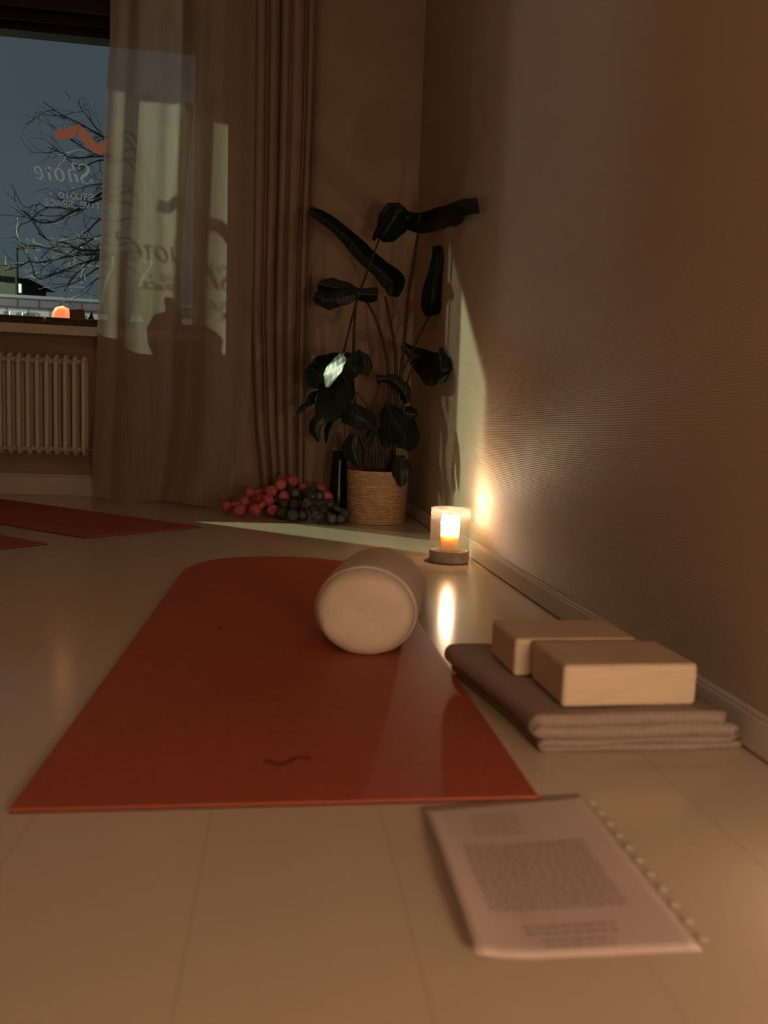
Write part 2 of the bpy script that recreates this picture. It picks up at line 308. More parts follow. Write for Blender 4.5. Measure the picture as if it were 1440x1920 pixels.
# bare tree
random.seed(7)
bark = mottle(mat('dark_bark', (.05,.055,.055), .9, .1), (.03,.036,.04), (.075,.08,.08), 6)
tree = empty('bare_tree', (at(330, 560, 9.6).x, 9.6, -.5), label='bare leafless tree with spreading dark branches outside the window', cat='tree')
tx = tree.location.x
trunk = [(tx, 9.6, -.5), (tx-.03, 9.6, .8), (tx-.08, 9.6, 2.0), (tx-.02, 9.65, 3.0), (tx+.1, 9.7, 4.2)]
MB().tube(smooth_path(trunk, 5), [.19 - .12*i/20 for i in range(21)], 10).build('trunk', bark, tree, smooth=True, world=True)
mb = MB(); lit_twigs = MB()
main = [[(190,255),(150,232),(112,213),(80,190)], [(190,250),(165,220),(150,200),(148,185)], [(190,287),(160,280),(130,258)], [(190,293),(135,296),(112,285),(90,276)],
        [(188,300),(150,313),(125,297)], [(190,362),(165,383),(145,395),(120,390),(85,388),(70,376)], [(190,372),(160,385),(130,400),(100,416),(68,415),(45,395)],
        [(190,480),(160,468),(130,480),(112,472),(75,462),(45,458),(28,443)], [(180,476),(130,480),(110,484),(75,492),(55,490),(35,500),(5,508)],
        [(190,485),(150,495),(110,510),(75,523),(62,510)], [(190,478),(170,490),(145,512),(120,545)], [(190,470),(150,468),(120,455),(95,453),(72,438)],
        [(190,500),(165,515),(140,530),(100,541)], [(190,440),(170,450),(150,462),(118,482)], [(190,410),(165,432),(140,448),(112,440)], [(190,520),(172,530),(150,548)], [(190,345),(160,350),(150,372)],
        [(190,455),(160,500),(135,520),(118,552)]]
def twig(p, d, r, L, lvl, pale=.3):
    pts = [p.copy()]; n = 5
    for i in range(n):
        d = (d + Vector((random.uniform(-.35, .35), random.uniform(-.2, .2), random.uniform(-.3, .3)))).normalized(); p = p + d*L/n; pts.append(p.copy())
        if lvl > 0 and random.random() < .55: twig(p, (d + Vector((random.uniform(-.9, .9), random.uniform(-.3, .3), random.uniform(-.9, .9)))).normalized(), r*.6, L*.6, lvl-1, pale)
    (lit_twigs if random.random() < pale else mb).tube(pts, [max(r*(1-.16*i), .0022) for i in range(n+1)], 4, False)
for k, br_ in enumerate(main):
    Y0 = 9.6 + random.uniform(-.3, .3); off = random.uniform(-.8, .6)
    P = [Vector((tx-.03, 9.6, 1.6 + .32*(at(260, br_[0][1]+30, 9.6).z-1.6))), at(252+7*(k % 4), br_[0][1]+28-9*(k % 3), 9.6), at(215, br_[0][1]+6, 9.6)] + [at(x, y, Y0 + off*i/len(br_)) for i, (x, y) in enumerate(br_)]
    Q = smooth_path(P, 4); r0 = .026 if len(br_) > 4 else .018
    mb.tube(Q, [r0*(1 - .82*i/len(Q)) for i in range(len(Q))], 6)
    for i in range(9, len(Q)-1, 3):
        dd = (Q[i+1]-Q[i]).normalized()
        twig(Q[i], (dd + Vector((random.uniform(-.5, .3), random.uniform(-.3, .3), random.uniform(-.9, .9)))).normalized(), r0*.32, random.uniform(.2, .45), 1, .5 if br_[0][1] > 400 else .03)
o = mb.build('branches', bark, tree, world=True); o['kind'] = 'stuff'
o = lit_twigs.build('pale_twigs', mat('streetlit_bark', (.75,.76,.70), .8, .2), tree, world=True); o['kind'] = 'stuff'; o['label'] = 'pale twigs coloured as if catching the street light'  # street light on these twigs is put into their paler bark colour

# ------------------------------------------------------------------ radiator
rd = empty('radiator', (-1.6, 4.85, .25), label='cream column radiator on the wall below the window sill', cat='radiator')
x1 = at(157.5, 760, 4.83).x; zb, zt = .262, .845
x = x1; k = 0
while x > -2.15:
    s = MB()
    for dy in (-.035, .035):
        s.tube(smooth_path([(x, 4.85+dy*.3, zb), (x, 4.85+dy, zb+.035), (x, 4.85+dy, zb+.08), (x, 4.85+dy, zt-.08), (x, 4.85+dy, zt-.035), (x, 4.85+dy*.3, zt)], 4),
               [.010, .013, .0145, .0145, .0145, .0145, .0145, .0145, .0145] + [.0145]*8 + [.0145, .013, .011, .010], 10)
    s.build('section', M['radiator'], rd, smooth=True, world=True)
    x -= .0525; k += 1
MB().tube([(x+.05, 4.85, zb+.03), (x1, 4.85, zb+.03)], .019, 10).build('header_pipe', M['radiator'], rd, smooth=True, world=True)
MB().tube([(x+.05, 4.85, zt-.035), (x1, 4.85, zt-.035)], .019, 10).build('header_pipe', M['radiator'], rd, smooth=True, world=True)
MB().tube([(x1+.0, 4.85, zb+.03), (x1+.07, 4.85, zb+.03), (x1+.07, 4.85, .0)], .009, 8).build('supply_pipe', M['radiator'], rd, smooth=True, world=True)
for xx in (-1.30, -2.0):
    MB().box((xx, 4.85, zt-.1), (xx+.02, YN, zt-.07)).build('wall_bracket', M['radiator'], rd, world=True)

# ------------------------------------------------------------------ things on the window sill
SZ = 1.02
def tray(x0, x1, label):
    t = MB().box((x0, 4.826, SZ), (x1, 5.11, SZ+.030))
    c = (x0+x1)/2; z1 = SZ+.030; z2 = SZ+.044
    t.box((x0, 4.826, z1), (x1, 4.838, z2)).box((x0, 5.098, z1), (x1, 5.11, z2)).box((x0, 4.838, z1), (x0+.012, 5.098, z2)).box((x1-.012, 4.838, z1), (x1, 5.098, z2))
    return tag(t.build('wooden_tray', M['dark_wood'], bevel=.004), label, 'tray', 'dark wooden trays along the window sill')
g0 = at(90, 600, 4.9).x
tray(g0-.80, g0-.008, 'long dark wooden tray on the sill, left one, holding jars and stones')
tray(g0+.008, g0+.86, 'long dark wooden tray on the sill, right one, under the glowing lamp')
TZ = SZ + .030
def on(px, Y): return at(px, 595, Y).x
# glowing salt lamp
sx = on(116, 4.98); sa = empty('salt_lamp', (sx, 4.98, TZ), label='glowing orange rounded salt lamp on the window sill', cat='lamp')
lm = mat('glowing_salt', (.9,.35,.12), .6, emit=(1.0,.20,.05), es=.62); lm2 = mat('glowing_salt_rim', (1,.6,.35), .6, emit=(1.0,.42,.18), es=.8)
s = MB().lathe([(.0, .0), (.038, .0), (.045, .016), (.043, .044), (.034, .066), (.020, .080), (.0, .086)], 20, (0, 0, .012))
s.v = [v*(1+.05*noise.noise(v*40)) for v in s.v]; s.build('salt_block', lm, sa, smooth=True)
MB().lathe([(.054, .012), (.060, .034), (.055, .066), (.038, .092), (.0, .106), (.0, .102), (.035, .088), (.050, .064), (.055, .034), (.050, .012)], 20, (0, .012, 0)).build('glass_dome', mat('amber_glass_glow', (1,.7,.5), .5, emit=(1.0,.45,.20), es=.55, Alpha=.45), sa, smooth=True)
MB().lathe([(.0, 0), (.038, 0), (.038, .011), (0, .011)], 20).build('base', M['dark_wood'], sa)
lamp('salt_lamp_glow', (sx, 4.965, TZ+.125), .25, (1, .42, .16), .02)
# boxes, bottle, jars, stones
bx = mat('maroon_card', (.16,.05,.045), .6); cr = mat('cream_plastic', (.5,.48,.42), .5)
def sill(name, px, Y, label, cat, group=None): return empty(name, (on(px, Y), Y, TZ), label=label, cat=cat, group=group)
b_ = sill('gift_box', 140, 4.97, 'dark maroon square box on the sill right of the glowing lamp', 'box'); MB().box((-.024, -.02, 0), (.024, .02, .066)).build('box_body', bx, b_); MB().box((-.025, -.021, .066), (.025, .021, .080)).build('lid', bx, b_)
b_ = sill('gift_box', 151.5, 4.94, 'dark maroon box touching the first one, nearest the dropper bottle', 'box'); MB().box((-.018, -.02, 0), (.018, .02, .066)).build('box_body', bx, b_); MB().box((-.019, -.021, .066), (.019, .021, .081)).build('lid', bx, b_)
b_ = sill('candle_stub', 159.5, 5.0, 'small white candle stub behind the maroon boxes on the sill', 'candle'); MB().lathe([(0, 0), (.012, 0), (.012, .052), (.010, .055), (0, .053)], 14).build('wax', mat('white_wax', (.7,.7,.68), .5), b_, smooth=True); MB().tube([(0, 0, .053), (.001, 0, .062)], .001, 5).build('wick', M['black'], b_)
b_ = sill('dropper_bottle', 171, 4.93, 'small dark dropper bottle with pale label beside the curtain edge', 'bottle')
MB().lathe([(0, 0), (.017, 0), (.018, .003), (.018, .030), (.014, .038), (.008, .043), (0, .043)], 16).build('bottle_body', mat('dark_bottle_glass', (.01,.012,.012), .15), b_, smooth=True)
MB().lathe([(.0186, .002), (.0186, .026), (.0180, .026), (.0180, .002)], 16, close=True).build('paper_label', cr, b_)
MB().lathe([(0, .043), (.009, .043), (.009, .054), (.006, .056), (.006, .066), (.004, .074), (0, .075)], 12).build('dropper_cap', M['black'], b_, smooth=True)
jm = thin_glass('sill_glass', (.8,.84,.85), .12, .08)
for px, Yy, r, h, lab in ((13, 5.0, .019, .055, 'small tealight glass on the sill nearest the left picture edge'), (37, 5.0, .019, .052, 'small tealight glass on the sill, second from the left picture edge')):
    b_ = sill('tealight_glass', px, Yy, lab, 'tealight', 'tealight glasses on the window sill')
    MB().lathe([(0, 0), (r*.85, 0), (r, h), (r-.002, h), (r*.85-.002, .004), (0, .004)], 18).build('glass_cup', jm, b_, smooth=True)
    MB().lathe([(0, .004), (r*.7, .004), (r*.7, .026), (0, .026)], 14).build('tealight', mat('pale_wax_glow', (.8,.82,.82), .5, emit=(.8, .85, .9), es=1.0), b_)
b_ = sill('glass_bowl', 60, 5.0, 'clear round glass bowl on the left tray', 'bowl')
MB().lathe([(0, 0), (.025, .002), (.048, .02), (.05, .035), (.042, .052), (.036, .056), (.034, .055), (.040, .05), (.047, .034), (.045, .021), (.024, .005), (0, .004)], 24).build('bowl_body', jm, b_, smooth=True)
for px, Yy, r, lab in ((77, 4.95, .017, 'dark lump of stone on the left tray beside the glass bowl'), (83, 4.93, .014, 'dark stone at the right end of the left tray'), (52, 4.93, .011, 'small dark pebble in front of the glass bowl')):
    s = MB().lathe([(0, 0), (.7, 0), (1, .4), (.85, .9), (.4, 1.15), (0, 1.2)], 12); s.v = [Vector((v.x*r*1.4, v.y*r, v.z*r))*(1+.18*noise.noise(v*1.7+Vector((px, 0, 0)))) for v in s.v]
    o = s.build('stone', mat('dark_stone', (.015,.012,.011), .5), smooth=True); o.location = (on(px, Yy), Yy, TZ); tag(o, lab, 'stone', 'stones on the window sill')
# big round vases behind the sheer (they throw the rounded shadows on it)
vm = mat('matt_clay_vase', (.22,.19,.17), .8)
for x_, y_, r, h, lab in ((-1.01, 4.93, .095, .40, 'round-bellied clay vase on the sill showing through the sheer curtain'), (-.78, 4.97, .135, .44, 'broad clay vase at the right end of the sill behind the sheer')):
    b_ = empty('clay_vase', (x_, y_, TZ), label=lab, cat='vase', group='clay vases on the window sill')
    MB().lathe([(0, 0), (r*.55, 0), (r*.95, h*.28), (r, h*.45), (r*.75, h*.70), (r*.38, h*.84), (r*.45, h), (r*.38, h), (r*.3, h*.84), (0, h*.8)], 28).build('vase_body', vm, b_, smooth=True)
# dried stems standing in the broad vase
b_ = empty('dried_grass_bunch', (-.78, 4.97, TZ+.42), label='bushy dried stems standing in the broad clay vase', cat='dried plant'); random.seed(3)
mb = MB()
for k in range(70):
    a_ = random.uniform(0, 2*PI); e = random.uniform(.15, 1.15); L = random.uniform(.10, .17)
    d = Vector((math.cos(a_)*math.sin(e)*1.2, math.sin(a_)*math.sin(e)*.8, math.cos(e)))
    mb.tube([(0, 0, 0), tuple(d*L*.5), tuple(d*L + Vector((0, 0, -.01)))], [.0015, .002, .010], 5)
o = mb.build('stems', mat('dried_grass', (.25,.20,.14), .9), b_); o['kind'] = 'stuff'

# ------------------------------------------------------------------ curtains
def curtain(name, m, left, right, ybase, folds, amp, nu, zt, zb, flare=None, sway=0, seed=0, thick=.0):
    """left/right: functions of z giving x; folds: list of (frequency, phase, weight)"""
    nz_ = 60; v = []; f = []
    for j in range(nz_+1):
        tz = j/nz_; z = zt + (zb - zt)*tz
        for i in range(nu+1):
            u = i/nu; xl = left(z); xr = right(z)
            uw = u; u = u + .035*noise.noise(Vector((u*7, seed, .3)))
            ph = sum(wt*math.sin(2*PI*fr*u + p + .35*tz*math.sin(fr+seed)) for fr, p, wt in folds)
            dph = sum(wt*math.cos(2*PI*fr*u + p + .35*tz*math.sin(fr+seed)) for fr, p, wt in folds)
            u = uw; g = 1 + .6*noise.noise(Vector((u*6+seed, tz*1.6, seed)))
            x = xl + (xr-xl)*u + dph*amp*.35*(1-.2*tz)
            y = ybase(u, tz) + ph*amp*g
            v.append((x, y, z + .012*math.sin(u*9+seed)*tz))
    for j in range(nz_):
        for i in range(nu): a = j*(nu+1)+i; f.append((a, a+1, a+nu+2, a+nu+1))
    return link(name, v, f, m, smooth=True)
def lin(pts):
    def g(z):
        for (z0, a0), (z1, a1) in zip(pts, pts[1:]):
            if z0 >= z >= z1: return a0 + (a1-a0)*(z0-z)/(z0-z1)
        return pts[0][1] if z > pts[0][0] else pts[-1][1]
    return g
def zx(pts, Y): return lin([(at(x, y, Y).z, at(x, y, Y).x) for x, y in pts])
shl = zx([(200, -40), (198, 60), (192, 150), (186, 300), (178, 500), (175, 620), (172, 760), (166, 860), (170, 930)], 4.66)
shr = zx([(480, -40), (478, 200), (474, 500), (468, 750), (455, 860), (420, 945)], 4.46)
cu = empty('sheer_curtain', (-.65, 4.6, 0), label='long pale sheer curtain glowing with street light in front of the window', cat='curtain')
o = curtain('sheer_fabric', M['sheer'], shl, shr, lambda u, t: 4.742 - .31*min(u, .8) - .068*max(0, (u-.8)/.2), [(2.3, .6, .8), (5.6, 2.1, .30), (1.4, 4.0, .5)], .032, 260, 3.15, .012, seed=2.3)
o.parent = cu; o.matrix_parent_inverse = Matrix.Translation((.65, -4.6, 0))
MB().tube([(XJ0, 4.64, 3.165), (.2, 4.44, 3.165)], .010, 8).build('curtain_rail', M['white_wood'], cu, world=True)
drl = zx([(474, -40), (472, 300), (468, 600), (476, 800), (492, 945)], 4.46)
drr = zx([(603, -40), (597, 200), (584, 500), (578, 760), (574, 940)], 4.44)
dr = empty('linen_drape', (0, 4.48, 0), label='heavy taupe drape in narrow pleats between sheer curtain and plant', cat='curtain')
o = curtain('drape_fabric', M['drape'], drl, drr, lambda u, t: 4.488, [(5.6, .4, .75), (2.3, 1.7, .45), (11, 2.0, .30)], .040, 320, 3.15, .02, seed=5.1)
o.parent = dr; o.matrix_parent_inverse = Matrix.Translation((0, -4.48, 0))
sm = o.modifiers.new('solid', 'SOLIDIFY'); sm.thickness = .002
MB().tube([(-.3, 4.47, 3.17), (.2, 4.47, 3.17)], .010, 8).build('curtain_rail', M['white_wood'], dr, world=True)

# ------------------------------------------------------------------ yoga mats
def slab(mb, outline, z0, z1, rise=None):
    n = len(outline); c = sum((Vector((x, y, 0)) for x, y in outline), Vector())/n
    v = [(x, y, z0) for x, y in outline] + [(x, y, z1) for x, y in outline]
    f = [tuple(range(n-1, -1, -1)), tuple(range(n, 2*n))] + [(i, (i+1) % n, n+(i+1) % n, n+i) for i in range(n)]
    return mb.add(v, f)
out = [(-.312, .916), (.338, .916), (.340, 2.42), (.325, 2.55), (.27, 2.65), (.213, 2.694), (.14, 2.743), (.064, 2.77), (-.051, 2.77), (-.163, 2.742), (-.232, 2.685), (-.272, 2.605), (-.306, 2.50)]
ym = empty('yoga_mat', (0, 1.8, 0), label='large terracotta yoga mat with arched far end under the cream bolster', cat='yoga mat')
slab(MB(), out, .0004, .0022).build('mat_underside', M['mat_under'], ym, world=True)
slab(MB(), out, .0022, .0060).build('mat_surface', M['mat_red'], ym, bevel=.0015, world=True)
mb = MB()
def flat_ribbon(mb, pts, w, z):
    P = smooth_path(pts, 6); v = []; f = []
    for i, p in enumerate(P):
        t = (P[min(i+1, len(P)-1)] - P[max(i-1, 0)]).normalized(); q = Vector((-t.y, t.x, 0))
        v += [Vector((p.x, p.y, z)) + q*w/2, Vector((p.x, p.y, z)) - q*w/2]
    f = [(2*i, 2*i+2, 2*i+3, 2*i+1) for i in range(len(P)-1)]
    mb.add([(a.x, a.y, a.z) for a in v], f)
flat_ribbon(mb, [(-.016, 1.040, 0), (-.008, 1.034, 0), (.004, 1.026, 0), (.014, 1.030, 0), (.026, 1.044, 0), (.038, 1.046, 0), (.048, 1.042, 0)], .008, .00625)
o = mb.build('embossed_wave', M['mat_mark'], ym, world=True)
mb = MB(); x = -.036; random.seed(4)          # worn, unreadable line of small print under the wave
for w_ in (.006,.004,.010,.005,.004,.009,.005,.006,.008,.004,.006):
    mb.box((x, 1.008, .0060), (x+w_*.7, 1.011, .0062)); x += w_+.002
mb.build('small_print', mat('faint_print', (.30,.07,.04), .6, .3), ym, world=True)
q = Vector((-.135, 1.758, 0)); mb = MB(); mb.add([(q.x-.004, q.y-.02, .0063), (q.x+.003, q.y-.014, .0063), (q.x+.002, q.y+.02, .0063), (q.x-.003, q.y+.012, .0063)], [(0, 1, 2, 3)])
mb.build('scuff_mark', M['mat_mark'], ym, world=True)
def side_mat(a, b, d, L, label):
    d = Vector(d).normalized(); r = .02; a = Vector(a); b = Vector(b)
    out = [a, b, b+d*L, a+d*L]
    e = empty('yoga_mat', ((a+b)/2).to_3d(), label=label, cat='yoga mat', group='brick red yoga mats at the far left')
    slab(MB(), [tuple(p) for p in out], .0004, .0026).build('mat_underside', M['mat_under'], e, world=True)
    slab(MB(), [tuple(p) for p in out], .0026, .0060).build('mat_surface', M['mat_red_far'], e, bevel=.0015, world=True)
side_mat((-.773, 3.158), (-.364, 3.58), (-.765, .644), 1.72, 'brick red yoga mat laid slantwise on the floor below the radiator')
side_mat((-1.275, 2.565), (-.866, 2.985), (-.765, .644), 1.75, 'brick red yoga mat at the left picture edge, mostly cut off')

# ------------------------------------------------------------------ bolster
bo = empty('bolster', (.19, 1.7, .006), label='cream cotton bolster lying on the terracotta mat, round end towards the viewer', cat='bolster')
A0 = Vector((.172, 1.545, 0)); A1 = Vector((.243, 1.845, 0)); ax = (A1-A0).normalized(); sd_ = Vector((ax.y, -ax.x, 0)); Lb = (A1-A0).length
def bring(s, r):          # cross-section: slightly flattened, resting on the mat
    pts = []; a = r*1.0; hh = r*.875
    for k in range(48):
        q = 2*PI*k/48; cx = math.cos(q); cz = math.sin(q)
        z = hh + cz*hh
        zz = .0925 + (z - hh)
        fl_ = zz if zz > .006 else .006 + (zz-.006)*.15
        pts.append(A0 + ax*s + sd_*(cx*a) + Vector((0, 0, max(fl_, .0062))))
    return pts
def strip(rings, close0=None, close1=None):
    v = [p for r in rings for p in r]; n = len(rings[0]); f = [(i*n+k, i*n+(k+1) % n, (i+1)*n+(k+1) % n, (i+1)*n+k) for i in range(len(rings)-1) for k in range(n)]
    if close0: v.append(close0); c = len(v)-1; f += [(c, (k+1) % n, k) for k in range(n)]
    if close1: v.append(close1); c = len(v)-1; b = (len(rings)-1)*n; f += [(c, b+k, b+(k+1) % n) for k in range(n)]
    return v, f
R_ = .109
prof = [(.030, .1045), (.036, .107), (.045, R_), (.12, .111), (.2, .111), (.28, R_), (.33, .104), (.345, .098)]
v, f = strip([bring(s, r) for s, r in prof], None, A0 + ax*.352 + Vector((0, 0, .092)))
link('cover', v, f, M['bolster_side'], bo, True, True)
prof = [(-.018, .018), (-.018, .034), (-.0175, .050), (-.016, .066), (-.013, .080), (-.006, .092), (.006, .100), (.018, .1035), (.030, .1050)]
v, f = strip([bring(s, r) for s, r in prof], A0 + ax*(-.018) + Vector((0, 0, .0925)))
v = [p + ax*(.0035*noise.noise(Vector(p)*22) + .0025*noise.noise(Vector((p.x*60, p.y, p.z*25)))) if i < len(v)-49 else p for i, p in enumerate(v)]
link('end_cap', v, f, M['bolster'], bo, True, True)
v, f = strip([bring(s, r) for s, r in ((.027, .1045), (.030, .1085), (.034, .1085), (.037, .1045))])
link('piping', v, f, M['bolster'], bo, True, True)

# ------------------------------------------------------------------ candle lantern
def lantern(x, y, label, power):
    e = empty('candle_lantern', (x, y, 0), label=label, cat='lantern')
    MB().lathe([(0, .0005), (.072, .0005), (.074, .004), (.074, .040), (.072, .044), (.062, .044), (.062, .041), (0, .041)], 48).build('base', M['concrete'], e, smooth=False)
    MB().lathe([(.0725, .044), (.0735, .198), (.0720, .2), (.0700, .198), (.0690, .046), (.0690, .044)], 48, close=True).build('glass_cylinder', M['jar'], e, smooth=True)
    return e
def candle(x, y, z, label, power, r=.034):
    e = empty('pillar_candle', (x, y, z), label=label, cat='candle')
    wx_ = mat('warm_wax', (.95,.70,.38), .5, .3, Subsurface_Weight=1.0, Subsurface_Scale=.05)
    wx_.node_tree.nodes['Principled BSDF'].inputs['Subsurface Radius'].default_value = (1.0, .6, .3)
    MB().lathe([(0, 0), (r, 0), (r, .055), (r*.9, .058), (0, .054)], 32).build('wax_body', wx_, e, smooth=False)
    sh = bpy.data.materials.new('bloom_rim_wax'); sh.use_nodes = True; n = sh.node_tree.nodes; l = sh.node_tree.links; n.clear()
    o_ = n.new('ShaderNodeOutputMaterial'); tr = n.new('ShaderNodeBsdfTranslucent'); tr.inputs[0].default_value = (1,.85,.68,1); tp = n.new('ShaderNodeBsdfTransparent'); tp.inputs[0].default_value = (1,.93,.82,1)
    ms = n.new('ShaderNodeMixShader'); ms.inputs[0].default_value = .5; l.new(tr.outputs[0], ms.inputs[1]); l.new(tp.outputs[0], ms.inputs[2]); l.new(ms.outputs[0], o_.inputs[0])
    s = MB().lathe([(r, .055), (r*1.01, .08), (r*1.06, .105), (r*.93, .135), (r*.80, .135), (r*.92, .105), (r*.88, .08), (r*.87, .055)], 32, close=True)  # translucent shell added above the wax, stands in for the flame's bloom
    s.v = [v + Vector((0, 0, .010*noise.noise(Vector((v.x*40, v.y*40, 1)))*(v.z > .12))) for v in s.v]
    s.build('wax_bloom_rim', sh, e, smooth=True)
    MB().tube([(0, 0, .054), (.001, 0, .064), (.003, 0, .070)], .0012, 6).build('wick', M['black'], e)
    fm = mat('flame', (1,.7,.4), .5, emit=(1.0,.80,.55), es=60)
    MB().lathe([(0, .062), (.007, .068), (.010, .078), (.008, .092), (.004, .106), (0, .118)], 16).build('flame', fm, e, smooth=True)
    lamp('flame_light', (x, y, z+.085), 1.6, (1.0, .70, .42), .008)
    lamp('candle_light', (x, y, z+.146), power, (1.0, .72, .47), .012)
lantern(.615, 2.755, 'glass candle lantern on a grey round base standing by the right wall', 0)
candle(.615, 2.755, .041, 'lit cream pillar candle glowing inside the glass lantern', 5.5)
lamp('candle_nearby_on_floor', (.625, .62, .085), .55, WARM, .03)

# ------------------------------------------------------------------ dark floor vase behind the pot, basket and plant
fv = empty('floor_vase', (.305, 4.22, 0), label='tall black tapered floor vase standing behind the basket planter', cat='vase')
o = MB().lathe([(0, 0), (.062, 0), (.066, .01), (.052, .15), (.042, .30), (.040, .355), (.036, .355), (.038, .3), (.046, .15), (0, .02)], 28).build('vase_body', M['black'], fv, smooth=True)
PX, PY = .487, 3.955
pt = empty('basket_planter', (PX, PY, 0), label='round woven seagrass basket holding the big potted plant', cat='planter')
prof = []; nr = 22
for i in range(nr):                     # coiled rope rows
    z = .270*(i+.5)/nr; r = .1440 + .010*z/.27
    for k in range(5):
        q = -PI/2 + PI*k/4; prof.append((r + .0085*math.cos(q), z + .0061*math.sin(q)))
prof = [(0, .001), (.14, .001)] + prof + [(.142, .270), (.138, .26), (.136, .05), (0, .05)]
s = MB().lathe(prof, 72)
s.v = [v + Vector((v.x, v.y, 0))*(.010*noise.noise(Vector((math.atan2(v.y, v.x)*9, v.z*50, 0)))) if v.z > .003 else v for v in s.v]
s.build('woven_basket', M['basket'], pt, smooth=True)
MB().lathe([(0, .225), (.08, .228), (.136, .222), (.136, .2), (0, .2)], 32).build('soil', M['soil'], pt)

pl = empty('potted_plant', (PX, PY, .225), label='tall broad-leaved dark green plant with long stalks growing from the basket', cat='plant')
def inroom(q, m=.016):
    if q.x > XW - m: q = CAM + (q-CAM)*((XW-m-CAM.x)/(q.x-CAM.x))
    return q
def leaf(spine, ws, yy, tilt=(.5, .5), fold=.25, nm='leaf', nrm=None):
    """spine: pixels base->tip; ws: half width (pixels) at each spine point; yy: depths"""
    ys = yy if hasattr(yy, '__len__') else [yy]*len(spine)
    P = smooth_path([inroom(at(x, y, Y), .035) for (x, y), Y in zip(spine, ys)], 5)
    n = len(P); v = []; f = []; K = 8
    for i, p in enumerate(P):
        k = min(i/5, len(ws)-1.001); a = int(k); w = 1.12*(ws[a]*(1-(k-a)) + ws[a+1]*(k-a)); t = i/(n-1)
        w = w*p.y/FPX
        d = (P[min(i+1, n-1)] - P[max(i-1, 0)]).normalized(); vd = (p-CAM).normalized(); side = d.cross(vd).normalized()
        if nrm: sn = Vector(nrm).normalized().cross(d).normalized(); sn = sn*(1 if sn.dot(side) > 0 else -1)/max(.35, abs(sn.dot(side)))
        for j in range(K+1):
            s_ = 2*j/K - 1; tl = tilt[0] if s_ < 0 else tilt[1]
            h = w*abs(s_); ex = h*math.tan(tl)
            q = p + (sn*(w*s_) if nrm else side*(w*s_) + vd*ex) + vd*(fold*w*math.cos(s_*PI)*.2) + Vector((0, 0, .004*math.sin(t*17+j)*abs(s_)))
            v.append(inroom(q, .008))
    for i in range(n-1):
        for j in range(K): a = i*(K+1)+j; f.append((a, a+1, a+K+2, a+K+1))
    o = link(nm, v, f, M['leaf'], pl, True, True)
    m_ = o.modifiers.new('solid', 'SOLIDIFY'); m_.thickness = .0012; m_.offset = 0; sb = o.modifiers.new('subdiv', 'SUBSURF'); sb.levels = 1; sb.render_levels = 1
    return o
def stalk(pts, r=.0055, yy=None):
    ys = yy if yy else [PY]*len(pts)
    P = smooth_path([inroom(at(x, y, Y), .035) for (x, y), Y in zip(pts, ys)], 5)
    if pts[-1][1] >= 870: P[-1].z = .20
    MB().tube(P, [r*(1.0+.7*i/len(P)) for i in range(len(P))], 8).build('stalk', M['petiole'], pl, smooth=True, world=True)
D = PY
# tall stalks
stalk([(722,556),(733,610),(741,660),(742,740),(738,880)], .006)
stalk([(712,446),(690,505),(666,575),(645,655),(637,690)], .0045, [D, D, D-.02, D-.05, D-.06])
stalk([(785,432),(774,500),(765,560),(758,640),(750,720),(744,800),(735,880)], .0065)
stalk([(806,590),(790,622),(768,668),(750,705),(722,760),(705,800),(700,880)], .0045)
stalk([(667,568),(664,620),(663,660),(662,720),(672,800),(690,880)], .006)
stalk([(688,566),(705,600),(722,655),(730,720),(734,800),(730,880)], .006)
stalk([(776,680),(764,715),(756,755),(742,820),(734,880)], .005)
stalk([(712,718),(702,755),(699,790),(706,830),(712,880)], .0035)
stalk([(668,735),(688,760),(702,790),(712,830),(716,880)], .004)
stalk([(640,700),(660,735),(676,790),(686,830),(692,880)], .004, [D-.12, D-.1, D-.06, D-.03, D])
stalk([(620,735),(640,752),(662,790),(684,840),(694,880)], .004, [D-.1, D-.1, D-.06, D-.03, D])
stalk([(730,775),(724,800),(720,840),(718,880)], .005, [D-.06, D-.04, D, D])
stalk([(752,868),(742,862),(732,866),(724,880)], .004, [D-.17, D-.14, D-.08, D])
stalk([(660,822),(672,845),(690,880)], .004, [D-.06, D-.04, D])
for x0, x1_, y0 in ((690, 696, 800), (704, 706, 790), (716, 712, 810), (728, 722, 790), (700, 702, 830)):
    stalk([(x0, y0), ((x0+x1_)/2, y0+40), (x1_, 880)], .004)
# leaves
leaf([(735,556),(738,530),(715,505),(690,485),(660,452),(630,425),(602,406),(580,391)], [9,21,16,15,13,11,9,5], D, (1.0, .3))
leaf([(712,449),(722,438),(736,418),(748,400),(758,388)], [7,18,27,24,10], [D, D, D-.02, D-.03, D-.04], (.7, .3))
leaf([(738,386),(726,408),(712,430),(699,450)], [4,8,7,2], D-.03, (.9, .5))
leaf([(736,396),(765,412),(795,418),(828,408),(855,395),(880,388),(897,384)], [10,14,16,19,13,14,13], [D, D, D, D+.03, D+.06, D+.10, D+.12], (.9, .2))
leaf([(845,408),(852,416),(862,410),(868,404)], [2,8,7,4], D+.08)
leaf([(812,592),(808,572),(810,545),(816,510),(820,485),(820,460)], [12,17,16,12,10,8], D, (.5, .8))
leaf([(708,554),(690,553),(665,551),(645,545),(620,540),(596,533)], [10,12,10,16,16,6], D-.02, (.3, .9))
leaf([(668,552),(645,556),(620,562),(600,558),(589,552)], [8,14,15,13,7], D-.05, (.5, .4))
leaf([(648,546),(632,558),(620,570),(612,578)], [6,13,10,3], D-.05)
leaf([(754,648),(770,658),(790,676),(812,690),(830,700),(838,706)], [6,10,20,30,27,12], [D, D, D-.02, D-.04, D-.05, D-.05], (.4, .5))
leaf([(826,652),(832,672),(836,694),(828,716)], [3,7,9,5], D-.04, (.2, .2))
